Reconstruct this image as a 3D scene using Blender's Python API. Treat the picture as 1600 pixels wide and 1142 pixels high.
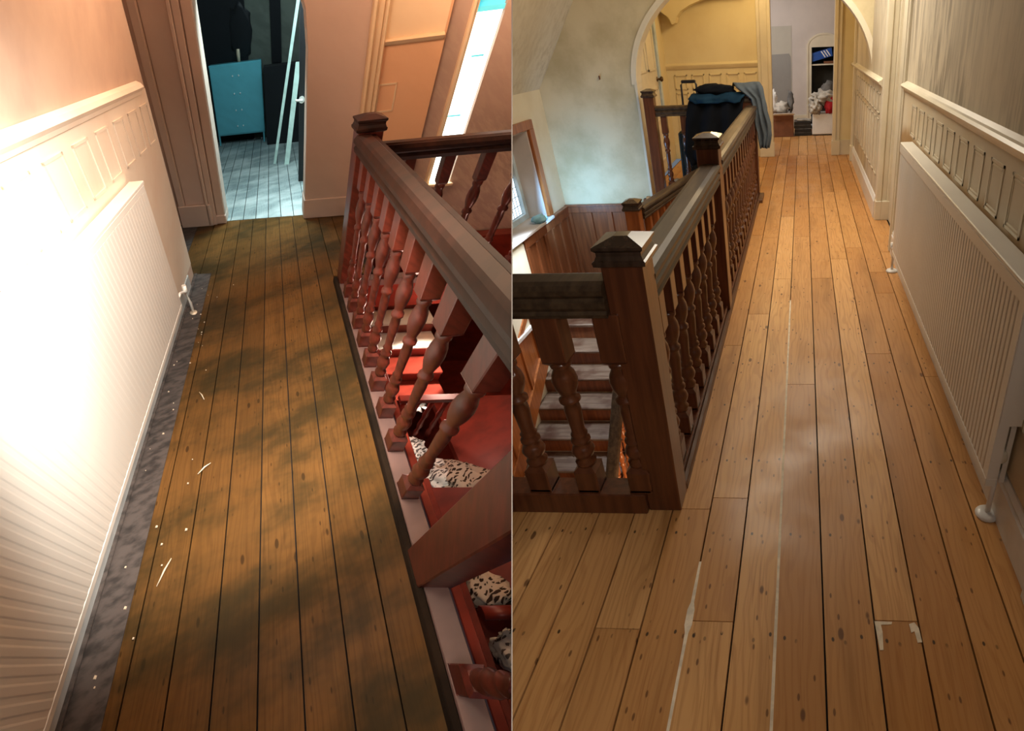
import bpy, bmesh, math, random
from mathutils import Vector, Matrix, noise
random.seed(7)
for o in list(bpy.data.objects): bpy.data.objects.remove(o)
sc = bpy.context.scene
COL = sc.collection
# ------------------------------------------------------------------ camera, world, exposure
CAM = Vector((0, 0, 1.5))
RB = Matrix(((0.997926, 0.053436, -0.035898), (-0.003067, -0.517539, -0.855654), (-0.064302, 0.853989, -0.516302)))
cd = bpy.data.cameras.new('camera'); cam = bpy.data.objects.new('camera', cd); COL.objects.link(cam)
cd.sensor_width = 36; cd.lens = 863 / 1600 * 36; cd.shift_x = -0.25; cd.clip_start = 0.02; cd.clip_end = 100
cam.matrix_world = Matrix.Translation(CAM) @ (RB.transposed() @ Matrix.Diagonal((1, -1, -1))).to_4x4()
sc.camera = cam
sc.view_settings.view_transform = 'Standard'; sc.view_settings.look = 'None'
sc.view_settings.exposure = 0.0; sc.view_settings.gamma = 1; sc.view_settings.use_curve_mapping = False
w = bpy.data.worlds.new('world'); sc.world = w; w.use_nodes = True
w.node_tree.nodes['Background'].inputs[0].default_value = (.75, .85, 1, 1)
w.node_tree.nodes['Background'].inputs[1].default_value = 0.18

# two landings stand side by side with one added thin partition between: the finished one (R) is plumb and square,
# the unfinished one (L) is set out on its own oblique axes (its floor leans and its posts rake against the floor)
class Place:
    def __init__(s, a, o, side): s.A = Matrix(a); s.O = Vector(o); s.side = side
    def at(s, p): return s.A @ Vector(p) + s.O
R = Place(((1, 0, 0), (0, 1, 0), (0, 0, 1)), (0, 0, 0), 1)
L = Place(((0.64611, -0.6582, 0.66829), (-0.02681, 0.76409, -0.38621), (0.04009, 0.02232, 0.68244)), (-1.00244, 0.57932, 0.47634), -1)

# ------------------------------------------------------------------ lights
def lamp(name, kind, place, loc, energy, color, size=.2, aim=None, size_y=None, spread=None):
    d = bpy.data.lights.new(name, kind); d.energy = energy; d.color = color
    o = bpy.data.objects.new(name, d); COL.objects.link(o); p = place.at(loc); o.location = p
    if kind == 'AREA':
        d.size = size
        if size_y: d.shape = 'RECTANGLE'; d.size_y = size_y
        if spread: d.spread = spread
    elif kind in ('POINT', 'SPOT'): d.shadow_soft_size = size
    if aim is not None: o.rotation_euler = (place.at(aim) - p).to_track_quat('-Z', 'Y').to_euler()
    return o
lamp('stairwell_daylight', 'AREA', R, (-2.50, 5.35, .05), 15, (.26, .58, 1), .35, (-1.75, 6.1, -.05), .5)
lamp('landing_lamp', 'POINT', R, (-.55, 7.3, 2.1), 24, (1, .70, .32), .12)
lamp('far_room_daylight', 'AREA', R, (-1.2, 9.2, 1.9), 28, (1, .95, .90), 1.0, (.2, 10.6, .3))
lamp('corridor_lamp', 'AREA', R, (.0, 4.6, 2.36), 60, (1, .89, .72), .7, (.05, 4.7, 0), 2.6)
lamp('rear_fill_light', 'AREA', R, (.45, -.6, 2.25), 30, (1, .95, .88), .9, (.40, 1.8, 0))  # added fill behind the camera; no window stands there
lamp('well_daylight', 'AREA', R, (-2.40, 4.75, .25), 22, (.72, .86, 1), .4, (-2.05, 4.75, -1.2), spread=1.9)
lamp('hall_lamp_below', 'POINT', R, (-1.0, 2.9, -1.9), 34, (1, .62, .35), .1)
lamp('arch_wall_fill', 'POINT', R, (-1.3, 4.6, 2.2), 6, (1, .74, .42), .15)  # added warm fill for the arch wall

fl = lamp('radiator_fill_spot', 'SPOT', L, (.15, .85, 1.64), 420, (1, .95, .86), .10, (-.80, 1.0, .10)); fl.data.spot_size = math.radians(60); fl.data.spot_blend = 1  # added spot above the view, brightens the radiator and lower wall
lamp('left_wall_fill', 'AREA', L, (-.15, -.2, 1.9), 6, (1, .93, .86), .3, (-.8, .25, .45), spread=1.5)  # added fill aimed at the near end of the left wall
lamp('orange_landing_lamp', 'POINT', L, (1.0, 3.0, 1.85), 26, (1, .60, .36), .1)
lamp('corridor_bulb', 'POINT', L, (-.1, 2.5, 2.1), 17, (1, .74, .52), .15)
lamp('blue_room_light', 'AREA', L, (.25, 5.0, 2.3), 120, (.66, .93, 1), .8, (-.3, 6.6, 0))
lamp('red_hall_lamp', 'POINT', L, (1.15, 1.9, -.45), 5, (1, .62, .50), .05)
lamp('white_hall_glare', 'SPOT', L, (1.2, 2.4, -.3), 90, (1, .96, .9), .04, (1.28, 2.1, -1.2))

# ------------------------------------------------------------------ materials
MATS = {}
class NT:
    def __init__(s, name):
        s.m = bpy.data.materials.new(name); s.m.use_nodes = True; s.t = s.m.node_tree; s.b = s.t.nodes['Principled BSDF']
    def n(s, typ, **kw):
        x = s.t.nodes.new(typ)
        for k, v in kw.items():
            if k.startswith('i_'): x.inputs[int(k[2:])].default_value = v
            else: setattr(x, k, v)
        return x
    def l(s, a, b): s.t.links.new(a, b)
    def math(s, op, a, b=None, c=None):
        x = s.n('ShaderNodeMath', operation=op)
        for i, v in enumerate((a, b, c)):
            if v is None: continue
            if isinstance(v, (int, float)): x.inputs[i].default_value = v
            else: s.l(v, x.inputs[i])
        return x.outputs[0]
    def mix(s, f, a, b, mode='MIX'):
        x = s.n('ShaderNodeMix', data_type='RGBA', blend_type=mode)
        for i, v in ((0, f), (6, a), (7, b)):
            if isinstance(v, (int, float)): x.inputs[i].default_value = v
            elif isinstance(v, tuple): x.inputs[i].default_value = (*v[:3], 1)
            else: s.l(v, x.inputs[i])
        return x.outputs[2]
    def coord(s, scale=(1, 1, 1), kind='Object'):
        tc = s.n('ShaderNodeTexCoord'); mp = s.n('ShaderNodeMapping'); mp.inputs['Scale'].default_value = scale
        s.l(tc.outputs[kind], mp.inputs[0]); return mp.outputs[0]
    def noise(s, vec, scale, detail=3, rough=.55):
        x = s.n('ShaderNodeTexNoise'); x.inputs['Scale'].default_value = scale; x.inputs['Detail'].default_value = detail
        x.inputs['Roughness'].default_value = rough; s.l(vec, x.inputs['Vector']); return x.outputs[0]
    def ramp(s, f, a, b, v0=0, v1=1):
        x = s.n('ShaderNodeMapRange'); x.interpolation_type = 'SMOOTHSTEP'
        for i, v in enumerate((None, a, b, v0, v1)):
            if v is not None: x.inputs[i].default_value = v
        s.l(f, x.inputs[0]); return x.outputs[0]
    def bump(s, h, strength=.3, dist=.003):
        x = s.n('ShaderNodeBump'); x.inputs['Strength'].default_value = strength; x.inputs['Distance'].default_value = dist
        s.l(h, x.inputs['Height']); s.l(x.outputs[0], s.b.inputs['Normal'])
    def fin(s, col, rough=.5, spec=.5, coat=0):
        if isinstance(col, tuple): s.b.inputs['Base Color'].default_value = (*col, 1)
        else: s.l(col, s.b.inputs['Base Color'])
        if isinstance(rough, (int, float)): s.b.inputs['Roughness'].default_value = rough
        else: s.l(rough, s.b.inputs['Roughness'])
        s.b.inputs['Specular IOR Level'].default_value = spec; s.b.inputs['Coat Weight'].default_value = coat
        s.b.inputs['Coat Roughness'].default_value = .2
        return s.m

def wood(name, dark, light, scale=(40, 40, 2.5), rough=.35, coat=.2, blotch=None, spec=.4):
    t = NT(name); v = t.coord(scale); g = t.noise(v, 1, 4, .6)
    c = t.mix(t.ramp(g, .3, .7), dark, light)
    if blotch: c = t.mix(t.ramp(t.noise(t.coord(), 5, 3), .45, .7), c, blotch)
    t.bump(g, .15, .001); return t.fin(c, rough, spec, coat)

def plaster(name, base, stain, streak=None, rough=.7, amount=.6, scl=1.6, spec=.3):
    t = NT(name); n1 = t.noise(t.coord(), scl, 5, .6); c = t.mix(t.ramp(n1, .38, .72, 0, amount), base, stain)
    if streak:
        n2 = t.noise(t.coord((6, 6, .9)), 3, 4, .65); n3 = t.noise(t.coord(), .9, 2)
        c = t.mix(t.math('MULTIPLY', t.ramp(n2, .42, .62), t.ramp(n3, .4, .6, .25, 1)), c, streak)
    t.bump(t.noise(t.coord(), 60, 3), .12, .002); return t.fin(c, rough, spec)

def stained(name):
    t = NT(name); c = t.mix(t.ramp(t.noise(t.coord(), 1.6, 5), .4, .7, 0, .5), (.68, .60, .46), (.58, .46, .28))
    sx = t.n('ShaderNodeSeparateXYZ'); t.l(t.coord(), sx.inputs[0])
    h = t.math('ADD', sx.outputs[2], t.math('MULTIPLY', t.math('SUBTRACT', t.noise(t.coord(), 4, 3), .5), .14))
    c = t.mix(t.math('MULTIPLY', t.math('MULTIPLY', t.ramp(h, .76, .67), t.ramp(h, .42, .6)), .85), c, (.34, .19, .06)); return t.fin(c, .6, .3)

def plain(name, col, rough=.5, metal=0, spec=.5, vary=.12, scl=8):
    t = NT(name); d = tuple(x * (1 - vary * 2) for x in col)
    c = t.mix(t.ramp(t.noise(t.coord(), scl, 3), .35, .7), col, d); m = t.fin(c, rough, spec)
    t.b.inputs['Metallic'].default_value = metal; return m

def emit(name, col, s):
    t = NT(name); t.b.inputs['Emission Color'].default_value = (*col, 1); t.b.inputs['Emission Strength'].default_value = s
    return t.fin(col, .4)

def floorboards(name, c0, c1, grain, knot, nails=True, rough=.38, dirt=None, coat=.15, spec=.4):
    t = NT(name); uv = t.n('ShaderNodeUVMap'); uv.uv_map = 'board'; sx = t.n('ShaderNodeSeparateXYZ'); t.l(uv.outputs[0], sx.inputs[0])
    at = t.n('ShaderNodeAttribute'); at.attribute_name = 'tint'; ti = at.outputs['Fac']
    def vec(a, b, k):
        cb = t.n('ShaderNodeCombineXYZ'); t.l(t.math('MULTIPLY', sx.outputs[0], a), cb.inputs[0]); t.l(t.math('MULTIPLY', sx.outputs[1], b), cb.inputs[1])
        t.l(t.math('MULTIPLY', ti, k), cb.inputs[2]); return cb.outputs[0]
    c = t.mix(ti, c0, c1)
    # growth-ring figure: long cathedral bands
    warp = t.noise(vec(9, 1.6, 31), 1, 2)
    ring = t.math('SINE', t.math('ADD', t.math('MULTIPLY', sx.outputs[0], 230), t.math('MULTIPLY', warp, 42)))
    c = t.mix(t.math('MULTIPLY', t.ramp(ring, .1, .95), .24), c, grain)
    c = t.mix(t.ramp(t.noise(vec(150, 4, 17), 1, 3), .5, .75, 0, .5), c, grain)
    c = t.mix(t.ramp(t.noise(vec(7, .9, 53), 1, 3), .5, .78, 0, .75), c, tuple(x * .62 for x in c0))
    # knots with a darker ring
    vo = t.n('ShaderNodeTexVoronoi'); vo.inputs['Scale'].default_value = 1; t.l(vec(13, 5.6, 71), vo.inputs['Vector'])
    sel = t.n('ShaderNodeSeparateColor'); t.l(vo.outputs['Color'], sel.inputs[0])
    k = t.math('MULTIPLY', t.ramp(vo.outputs['Distance'], .13, .085), t.ramp(sel.outputs[0], .50, .52))
    c = t.mix(t.math('MULTIPLY', k, .8), c, knot)
    vo2 = t.n('ShaderNodeTexVoronoi'); vo2.inputs['Scale'].default_value = 1; t.l(vec(45, 16, 91), vo2.inputs['Vector'])
    se2 = t.n('ShaderNodeSeparateColor'); t.l(vo2.outputs['Color'], se2.inputs[0])
    c = t.mix(t.math('MULTIPLY', t.math('MULTIPLY', t.ramp(vo2.outputs['Distance'], .2, .12), t.ramp(se2.outputs[0], .74, .75)), .75), c, knot)
    if nails:
        fr = t.math('FRACT', t.math('DIVIDE', sx.outputs[1], .385)); dv = t.math('MULTIPLY', t.math('SUBTRACT', fr, .5), .385)
        res = None
        for u0, off in ((.026, .004), (.108, -.006), (.060, .013)):
            du = t.math('SUBTRACT', t.math('ADD', sx.outputs[0], t.math('MULTIPLY', t.math('SUBTRACT', t.noise(vec(1, 3.1, 77), 1, 1), .5), .05)), u0); d2 = t.math('ADD', dv, off)
            d = t.math('SQRT', t.math('ADD', t.math('MULTIPLY', du, du), t.math('MULTIPLY', t.math('MULTIPLY', d2, d2), .35)))
            mk = t.ramp(d, .0052, .0028, 0, .9 if off > -.01 and u0 != .06 else .5); res = mk if res is None else t.math('MAXIMUM', res, mk)
        res = t.math('MULTIPLY', res, t.ramp(t.noise(vec(31, 9, 7), 1, 1), .44, .52))
        c = t.mix(res, c, (.025, .014, .008))
    if dirt:
        n = t.noise(t.coord(), 2.2, 5, .65); c = t.mix(t.ramp(n, .42, .66, 0, .85), c, dirt)
    t.bump(t.noise(vec(90, 6, 17), 1, 3), .12, .0015)
    rr = t.ramp(t.noise(t.coord(), 3.5, 3), .3, .7, rough - .08, rough + .12)
    return t.fin(c, rr, spec, coat)

def leopard(name, base, spot):
    t = NT(name); vo = t.n('ShaderNodeTexVoronoi'); vo.inputs['Scale'].default_value = 44; t.l(t.mix(.12, t.coord(), t.noise(t.coord(), 9)), vo.inputs['Vector'])
    c = t.mix(t.ramp(vo.outputs['Distance'], .42, .34), base, spot); return t.fin(c, .9, .1)

M = dict(
 pine=floorboards('varnished_pine', (.47, .215, .062), (.68, .375, .145), (.33, .12, .028), (.10, .035, .012), rough=.42, coat=.04),
 gap=plain('gap_dark', (.012, .008, .006), .9), filler=plain('pale_filler', (.88, .76, .58), .7, scl=30),
 gwood=wood('mahogany', (.075, .022, .009), (.135, .042, .016), rough=.3, coat=.35),
 gwood2=wood('mahogany_panel', (.13, .038, .013), (.22, .068, .022), rough=.32, coat=.3),
 orange=wood('orange_varnished_wood', (.26, .075, .018), (.40, .13, .035), rough=.3, coat=.3),
 rail=wood('worn_rail', (.034, .020, .011), (.080, .050, .028), (30, 3, 30), .42, .06, spec=.25),
 cap=wood('dark_cap', (.030, .017, .011), (.060, .036, .024), rough=.25, coat=.4),
 tread=wood('worn_tread', (.085, .046, .028), (.17, .115, .080), (3, 40, 40), .35, .3, blotch=(.06, .025, .014)),
 cream=plaster('cream_paint', (.72, .65, .50), (.58, .48, .31)),
 creamR=plaster('streaky_cream', (.66, .58, .44), (.48, .42, .32), (.34, .29, .22), amount=.7),
 gloss=plain('cream_gloss', (.74, .67, .52), .35, vary=.06, scl=3),
 whitegloss=plain('white_gloss', (.80, .79, .77), .3, vary=.04), rad=plain('radiator_enamel', (.76, .73, .66), .35, vary=.04, scl=2),
 stainw=stained('stained_dado'),
 archp=plaster('mottled_arch_plaster', (.64, .55, .36), (.46, .38, .22), scl=2.2, amount=.9), yellow=plaster('warm_cream', (.76, .66, .42), (.66, .54, .31)), pinkw=plaster('pinkish_plaster', (.62, .56, .52), (.50, .45, .42)),
 greyp=plaster('grey_plaster_patch', (.50, .47, .40), (.40, .38, .34)), grey_shade=plaster('shaded_plaster_patch', (.30, .29, .27), (.22, .21, .20)),
 winglow=emit('daylit_pane', (.70, .88, 1), 1.6), framep=plain('blue_grey_frame', (.55, .66, .72), .4),
 lead=plain('lead', (.06, .06, .07), .5), black=plain('black_plastic', (.012, .012, .014), .35), blackc=plain('black_cloth', (.006, .007, .010), .95, spec=.1),
 navy=plain('teal_blue_cloth', (.008, .030, .058), .9, spec=.1), greyb=plain('grey_blue_cloth', (.095, .115, .135), .95, spec=.1),
 green=plain('dark_green_suitcase', (.010, .022, .018), .55), card=plain('cardboard', (.22, .085, .038), .8), paperw=plain('white_paper', (.78, .76, .72), .7),
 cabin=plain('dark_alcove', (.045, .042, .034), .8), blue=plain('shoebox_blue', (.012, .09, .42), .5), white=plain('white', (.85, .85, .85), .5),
 cloth1=plain('off_white_cloth', (.55, .51, .45), .95, spec=.1, vary=.25), red=plain('red_cloth', (.42, .012, .02), .9), grey=plain('grey_cloth', (.16, .155, .15), .95, vary=.3),
 brass=plain('old_brass', (.10, .06, .03), .3, metal=.8), bulbw=plain('valve_cap', (.72, .66, .52), .4), greenv=plain('corroded_metal', (.10, .11, .08), .5, metal=.5),
 mask=plain('pale_blue_paper', (.35, .68, .82), .8), divider=plain('added_divider_board', (.30, .26, .22), .9), ceil=plaster('ceiling_paint', (.66, .60, .47), (.52, .45, .32), (.45, .38, .26)),
 pinkfl=plain('hall_tiles', (.62, .42, .38), .5, scl=5), strip=plain('kerb_wood', (.13, .055, .022), .4),
 # unfinished landing
 Lfl=floorboards('grimy_boards', (.115, .052, .013), (.17, .078, .021), (.055, .024, .007), (.03, .013, .004), False, .6, (.024, .019, .007), 0, .12),
 Lflb=floorboards('dusty_boards', (.24, .30, .30), (.34, .40, .40), (.16, .18, .18), (.06, .06, .06), False, .8, (.55, .60, .58), 0),
 Lgrime=plain('grimy_strip', (.085, .066, .058), .75, vary=.35, scl=30), Lwall=plaster('peach_plaster', (.62, .45, .34), (.46, .31, .24), scl=2.0, amount=.9),
 Lwhite=plaster('white_dado', (.80, .70, .58), (.70, .52, .38), scl=2), Lrad=plain('bare_white_radiator', (.88, .85, .78), .4, vary=.03, scl=2),
 Lskirt=plain('blue_white_skirting', (.62, .66, .66), .4), Lpil=plaster('pilaster_paint', (.66, .50, .41), (.56, .41, .33), scl=2), 
 Lgw=wood('red_mahogany', (.060, .010, .006), (.13, .021, .012), rough=.34, coat=.08, spec=.22), Lrl=wood('brown_rail', (.012, .0035, .002), (.030, .009, .005), (25, 4, 25), .5, .0, spec=.12),
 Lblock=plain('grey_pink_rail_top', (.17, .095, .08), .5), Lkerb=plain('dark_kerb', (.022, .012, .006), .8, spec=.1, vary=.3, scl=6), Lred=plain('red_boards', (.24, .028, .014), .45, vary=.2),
 Lblue=plain('blue_cabinet_paint', (.13, .47, .56), .45, vary=.04), Lblack=plain('black_wardrobe', (.004, .004, .006), .7), Lgreyw=plain('dim_grey_wall', (.10, .11, .09), .9),
 Lgreen=plain('pale_green_trim', (.62, .78, .70), .5), Lwin=emit('bright_window', (.90, 1, .97), 4), Lteal=emit('teal_pane', (.12, .62, .72), .7),
 Lleo=leopard('spotted_fabric', (.62, .52, .40), (.05, .03, .02)), Lrug=leopard('pale_rug', (.85, .83, .76), (.12, .11, .10)), chip=plain('pale_splinter', (.72, .58, .42), .7),
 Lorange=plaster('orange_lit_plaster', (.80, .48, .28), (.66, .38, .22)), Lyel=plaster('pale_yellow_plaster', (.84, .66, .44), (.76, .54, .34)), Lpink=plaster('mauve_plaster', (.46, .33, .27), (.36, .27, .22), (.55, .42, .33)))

# ------------------------------------------------------------------ mesh helpers
LOC = {}; PLC = {}
class MB:
    def __init__(s): s.b = bmesh.new(); s.smooth = False; s.tints = None
    def face(s, vs):
        try: return s.b.faces.new(vs)
        except ValueError: return None
    def poly8(s, p, bev=0):
        v = [s.b.verts.new(q) for q in p]
        fs = [s.face([v[i] for i in f]) for f in ((0, 3, 2, 1), (4, 5, 6, 7), (0, 1, 5, 4), (1, 2, 6, 5), (2, 3, 7, 6), (3, 0, 4, 7))]
        if bev:
            es = list({e for f in fs for e in f.edges})
            bmesh.ops.bevel(s.b, geom=es, offset=bev, segments=1, affect='EDGES')
        return s
    def box(s, x0, x1, y0, y1, z0, z1, bev=0):
        return s.poly8([(x0, y0, z0), (x1, y0, z0), (x1, y1, z0), (x0, y1, z0), (x0, y0, z1), (x1, y0, z1), (x1, y1, z1), (x0, y1, z1)], bev)
    def prism(s, pts, d0, d1):
        """extrude the closed 3D polygon pts+d0 to pts+d1"""
        a = [s.b.verts.new(Vector(p) + Vector(d0)) for p in pts]; b = [s.b.verts.new(Vector(p) + Vector(d1)) for p in pts]
        s.face(a[::-1]); s.face(b); n = len(pts)
        for i in range(n): s.face([a[i], a[(i + 1) % n], b[(i + 1) % n], b[i]])
        return s
    def lathe(s, c, prof, seg=16, axis='z'):
        rings = []
        for t, r in prof:
            ring = []
            for k in range(seg):
                a = 2 * math.pi * k / seg; p = (r * math.cos(a), r * math.sin(a))
                q = (c[0] + p[0], c[1] + p[1], c[2] + t) if axis == 'z' else ((c[0] + t, c[1] + p[0], c[2] + p[1]) if axis == 'x' else (c[0] + p[0], c[1] + t, c[2] + p[1]))
                ring.append(s.b.verts.new(q))
            rings.append(ring)
        for i in range(len(rings) - 1):
            for k in range(seg):
                f = s.face([rings[i][k], rings[i][(k + 1) % seg], rings[i + 1][(k + 1) % seg], rings[i + 1][k]])
                if f: f.smooth = True
        s.face(rings[0][::-1]); s.face(rings[-1]); return s
    def tube(s, pts, r, seg=8):
        pts = [Vector(p) for p in pts]; rings = []
        for i, p in enumerate(pts):
            t = (pts[min(i + 1, len(pts) - 1)] - pts[max(i - 1, 0)]).normalized()
            u = t.cross(Vector((0, 0, 1)) if abs(t.z) < .9 else Vector((1, 0, 0))).normalized(); v = t.cross(u)
            rr = r[i] if isinstance(r, (list, tuple)) else r
            rings.append([s.b.verts.new(p + (u * math.cos(2 * math.pi * k / seg) + v * math.sin(2 * math.pi * k / seg)) * rr) for k in range(seg)])
        for i in range(len(rings) - 1):
            for k in range(seg):
                f = s.face([rings[i][k], rings[i][(k + 1) % seg], rings[i + 1][(k + 1) % seg], rings[i + 1][k]])
                if f: f.smooth = True
        s.face(rings[0][::-1]); s.face(rings[-1]); return s
    def grid(s, fn, nu, nv, thick=0):
        """closed sheet from fn(u,v), given thickness"""
        P = [[Vector(fn(i / nu, j / nv)) for j in range(nv + 1)] for i in range(nu + 1)]
        top = [[s.b.verts.new(p) for p in r] for r in P]
        def nr(i, j):
            a = P[min(i + 1, nu)][j] - P[max(i - 1, 0)][j]; b = P[i][min(j + 1, nv)] - P[i][max(j - 1, 0)]; c = a.cross(b)
            return c.normalized() if c.length > 1e-9 else Vector((0, 0, 1))
        bot = [[s.b.verts.new(P[i][j] - nr(i, j) * thick) for j in range(nv + 1)] for i in range(nu + 1)]
        for i in range(nu):
            for j in range(nv):
                for g, o in ((top, 1), (bot, -1)):
                    f = s.face([g[i][j], g[i + 1][j], g[i + 1][j + 1], g[i][j + 1]][::o])
                    if f: f.smooth = True
        for i in range(nu):
            s.face([top[i][0], top[i + 1][0], bot[i + 1][0], bot[i][0]]); s.face([top[i][nv], top[i + 1][nv], bot[i + 1][nv], bot[i][nv]])
        for j in range(nv):
            s.face([top[0][j], top[0][j + 1], bot[0][j + 1], bot[0][j]]); s.face([top[nu][j], top[nu][j + 1], bot[nu][j + 1], bot[nu][j]])
        return s
def link(name, mb, mat, parent=None, place=R, **props):
    me = bpy.data.meshes.new(name); org = LOC[parent.name] if parent else Vector((0, 0, 0))
    if parent: place = PLC[parent.name]
    bm = mb.b; bmesh.ops.recalc_face_normals(bm, faces=bm.faces)
    if not parent:
        org = Vector([sum(v.co[i] for v in bm.verts) / len(bm.verts) for i in range(2)] + [min(v.co.z for v in bm.verts)])
    for v in bm.verts: v.co = place.A @ (v.co - org)
    bm.to_mesh(me); bm.free()
    o = bpy.data.objects.new(name, me); COL.objects.link(o); me.materials.append(M[mat])
    if parent: o.parent = parent
    else: o.location = place.at(org)
    LOC[o.name] = org; PLC[o.name] = place
    for k, v in props.items(): o[k] = v
    return o
def thing(name, label, cat, loc, place=R, group=None):
    o = bpy.data.objects.new(name, None); COL.objects.link(o); o.location = place.at(loc); o.empty_display_size = .1
    LOC[o.name] = Vector(loc); PLC[o.name] = place; o['label'] = label; o['category'] = cat
    if group: o['group'] = group
    return o
def solo(name, mb, mat, label, cat, place=R, group=None):
    o = link(name, mb, mat, None, place, label=label, category=cat)
    if group: o['group'] = group
    return o
def struct(name, mb, mat, place=R): return link(name, mb, mat, None, place, kind='structure')
def dup(root, delta, label=None):
    pl = PLC[root.name]; r = root.copy(); COL.objects.link(r); r.location = root.location + pl.A @ Vector(delta)
    LOC[r.name] = LOC[root.name] + Vector(delta); PLC[r.name] = pl
    if label: r['label'] = label
    for ch in [c for c in COL.objects if c.parent == root]:
        c = ch.copy(); COL.objects.link(c); c.parent = r
        for g in [x for x in COL.objects if x.parent == ch]:
            d = g.copy(); COL.objects.link(d); d.parent = c
    return r
def dup_part(o, delta):
    pl = PLC[o.name]; c = o.copy(); COL.objects.link(c); c.location = o.location + pl.A @ Vector(delta); return c

# profile pieces ----------------------------------------------------------------
TURN = [(.195, .018), (.205, .030), (.222, .033), (.238, .022), (.250, .030), (.272, .036), (.292, .030), (.306, .021), (.316, .030), (.326, .030), (.338, .020),
        (.350, .026), (.362, .020), (.40, .022), (.46, .025), (.492, .022), (.500, .031), (.512, .031), (.522, .021), (.535, .024), (.560, .033), (.590, .037), (.615, .033), (.640, .023), (.650, .030), (.662, .030), (.672, .022)]
def baluster(c, bot, top, w=.036, k=1.0, lower=.195, upper=.672):
    mb = MB(); x, y = c
    mb.box(x - w, x + w, y - w, y + w, bot, bot + .012)
    s0, s1 = bot + (lower - .03) - .07, top - .165
    mb.poly8([(x - w, y - w, bot), (x + w, y - w, bot), (x + w, y + w, bot), (x - w, y + w, bot), (x - w, y - w, s0), (x + w, y - w, s0), (x + w, y + w, s0), (x - w, y + w, s0)], .004)
    q = w * .62
    mb.poly8([(x - w, y - w, s0), (x + w, y - w, s0), (x + w, y + w, s0), (x - w, y + w, s0), (x - q, y - q, s0 + .014), (x + q, y - q, s0 + .014), (x + q, y + q, s0 + .014), (x - q, y + q, s0 + .014)])
    a0, a1 = s0 + .008, s1 - .006
    mb.lathe((x, y, 0), [(a0 + (t - .195) / (.672 - .195) * (a1 - a0), r * k) for t, r in TURN], 16)
    mb.poly8([(x - q, y - q, s1 - .016), (x + q, y - q, s1 - .016), (x + q, y + q, s1 - .016), (x - q, y + q, s1 - .016), (x - w, y - w, s1), (x + w, y - w, s1), (x + w, y + w, s1), (x - w, y + w, s1)])
    mb.box(x - w, x + w, y - w, y + w, s1, top, .003)
    return mb
def newel(t, x, y, z0, z1, w=.06, body='gwood', cap='cap', big=1.0):
    """square post with a stepped, hollow-moulded cap and a low pyramid top"""
    p = link('newel_post', MB().box(x - w, x + w, y - w, y + w, z0, z1, .004), body, t)
    mb = MB()
    prof = [(0, .003), (.006, .014), (.018, .016), (.022, .010), (.034, .004), (.044, .004), (.052, .012), (.060, .012)]
    prev = None
    rings = []
    for h, e in prof:
        e = w + e * big; rings.append([mb.b.verts.new(q) for q in ((x - e, y - e, z1 - .012 + h), (x + e, y - e, z1 - .012 + h), (x + e, y + e, z1 - .012 + h), (x - e, y + e, z1 - .012 + h))])
    e = w * .35; rings.append([mb.b.verts.new(q) for q in ((x - e, y - e, z1 + .066), (x + e, y - e, z1 + .066), (x + e, y + e, z1 + .066), (x - e, y + e, z1 + .066))])
    for i in range(len(rings) - 1):
        for k in range(4): mb.face([rings[i][k], rings[i][(k + 1) % 4], rings[i + 1][(k + 1) % 4], rings[i + 1][k]])
    mb.face(rings[0][::-1]); mb.face(rings[-1])
    c = link('cap', mb, cap, p); c.parent = p
    return p
RAILP = [(-.048, 0), (.048, 0), (.052, .012), (.046, .022), (.054, .034), (.054, .052), (.044, .062), (.058, .076), (.060, .092), (.050, .104), (.030, .110), (-.030, .110), (-.050, .104), (-.060, .092), (-.058, .076), (-.044, .062), (-.054, .052), (-.054, .034), (-.046, .022), (-.052, .012)]
def rail(p0, p1, sc_=1.0, prof=RAILP):
    """moulded handrail whose underside runs p0 -> p1"""
    p0, p1 = Vector(p0), Vector(p1); d = p1 - p0; h = Vector((d.x, d.y, 0)).normalized(); side = Vector((-h.y, h.x, 0))
    pts = [p0 + side * a * sc_ + Vector((0, 0, b * sc_)) for a, b in prof]
    return MB().prism(pts, (0, 0, 0), d)
def rect_frame(mb, axis, plane, a0, a1, z0, z1, wd, t, rows=1):
    """raised picture-frame moulding on a wall: axis 'x' means wall at x=plane"""
    def bx(a, b, c, d):
        lo, hi = sorted((plane, plane + t))
        if axis == 'x': mb.box(lo, hi, a, b, c, d)
        else: mb.box(a, b, lo, hi, c, d)
    bx(a0, a0 + wd, z0, z1); bx(a1 - wd, a1, z0, z1); bx(a0, a1, z0, z0 + wd); bx(a0, a1, z1 - wd, z1)
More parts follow.
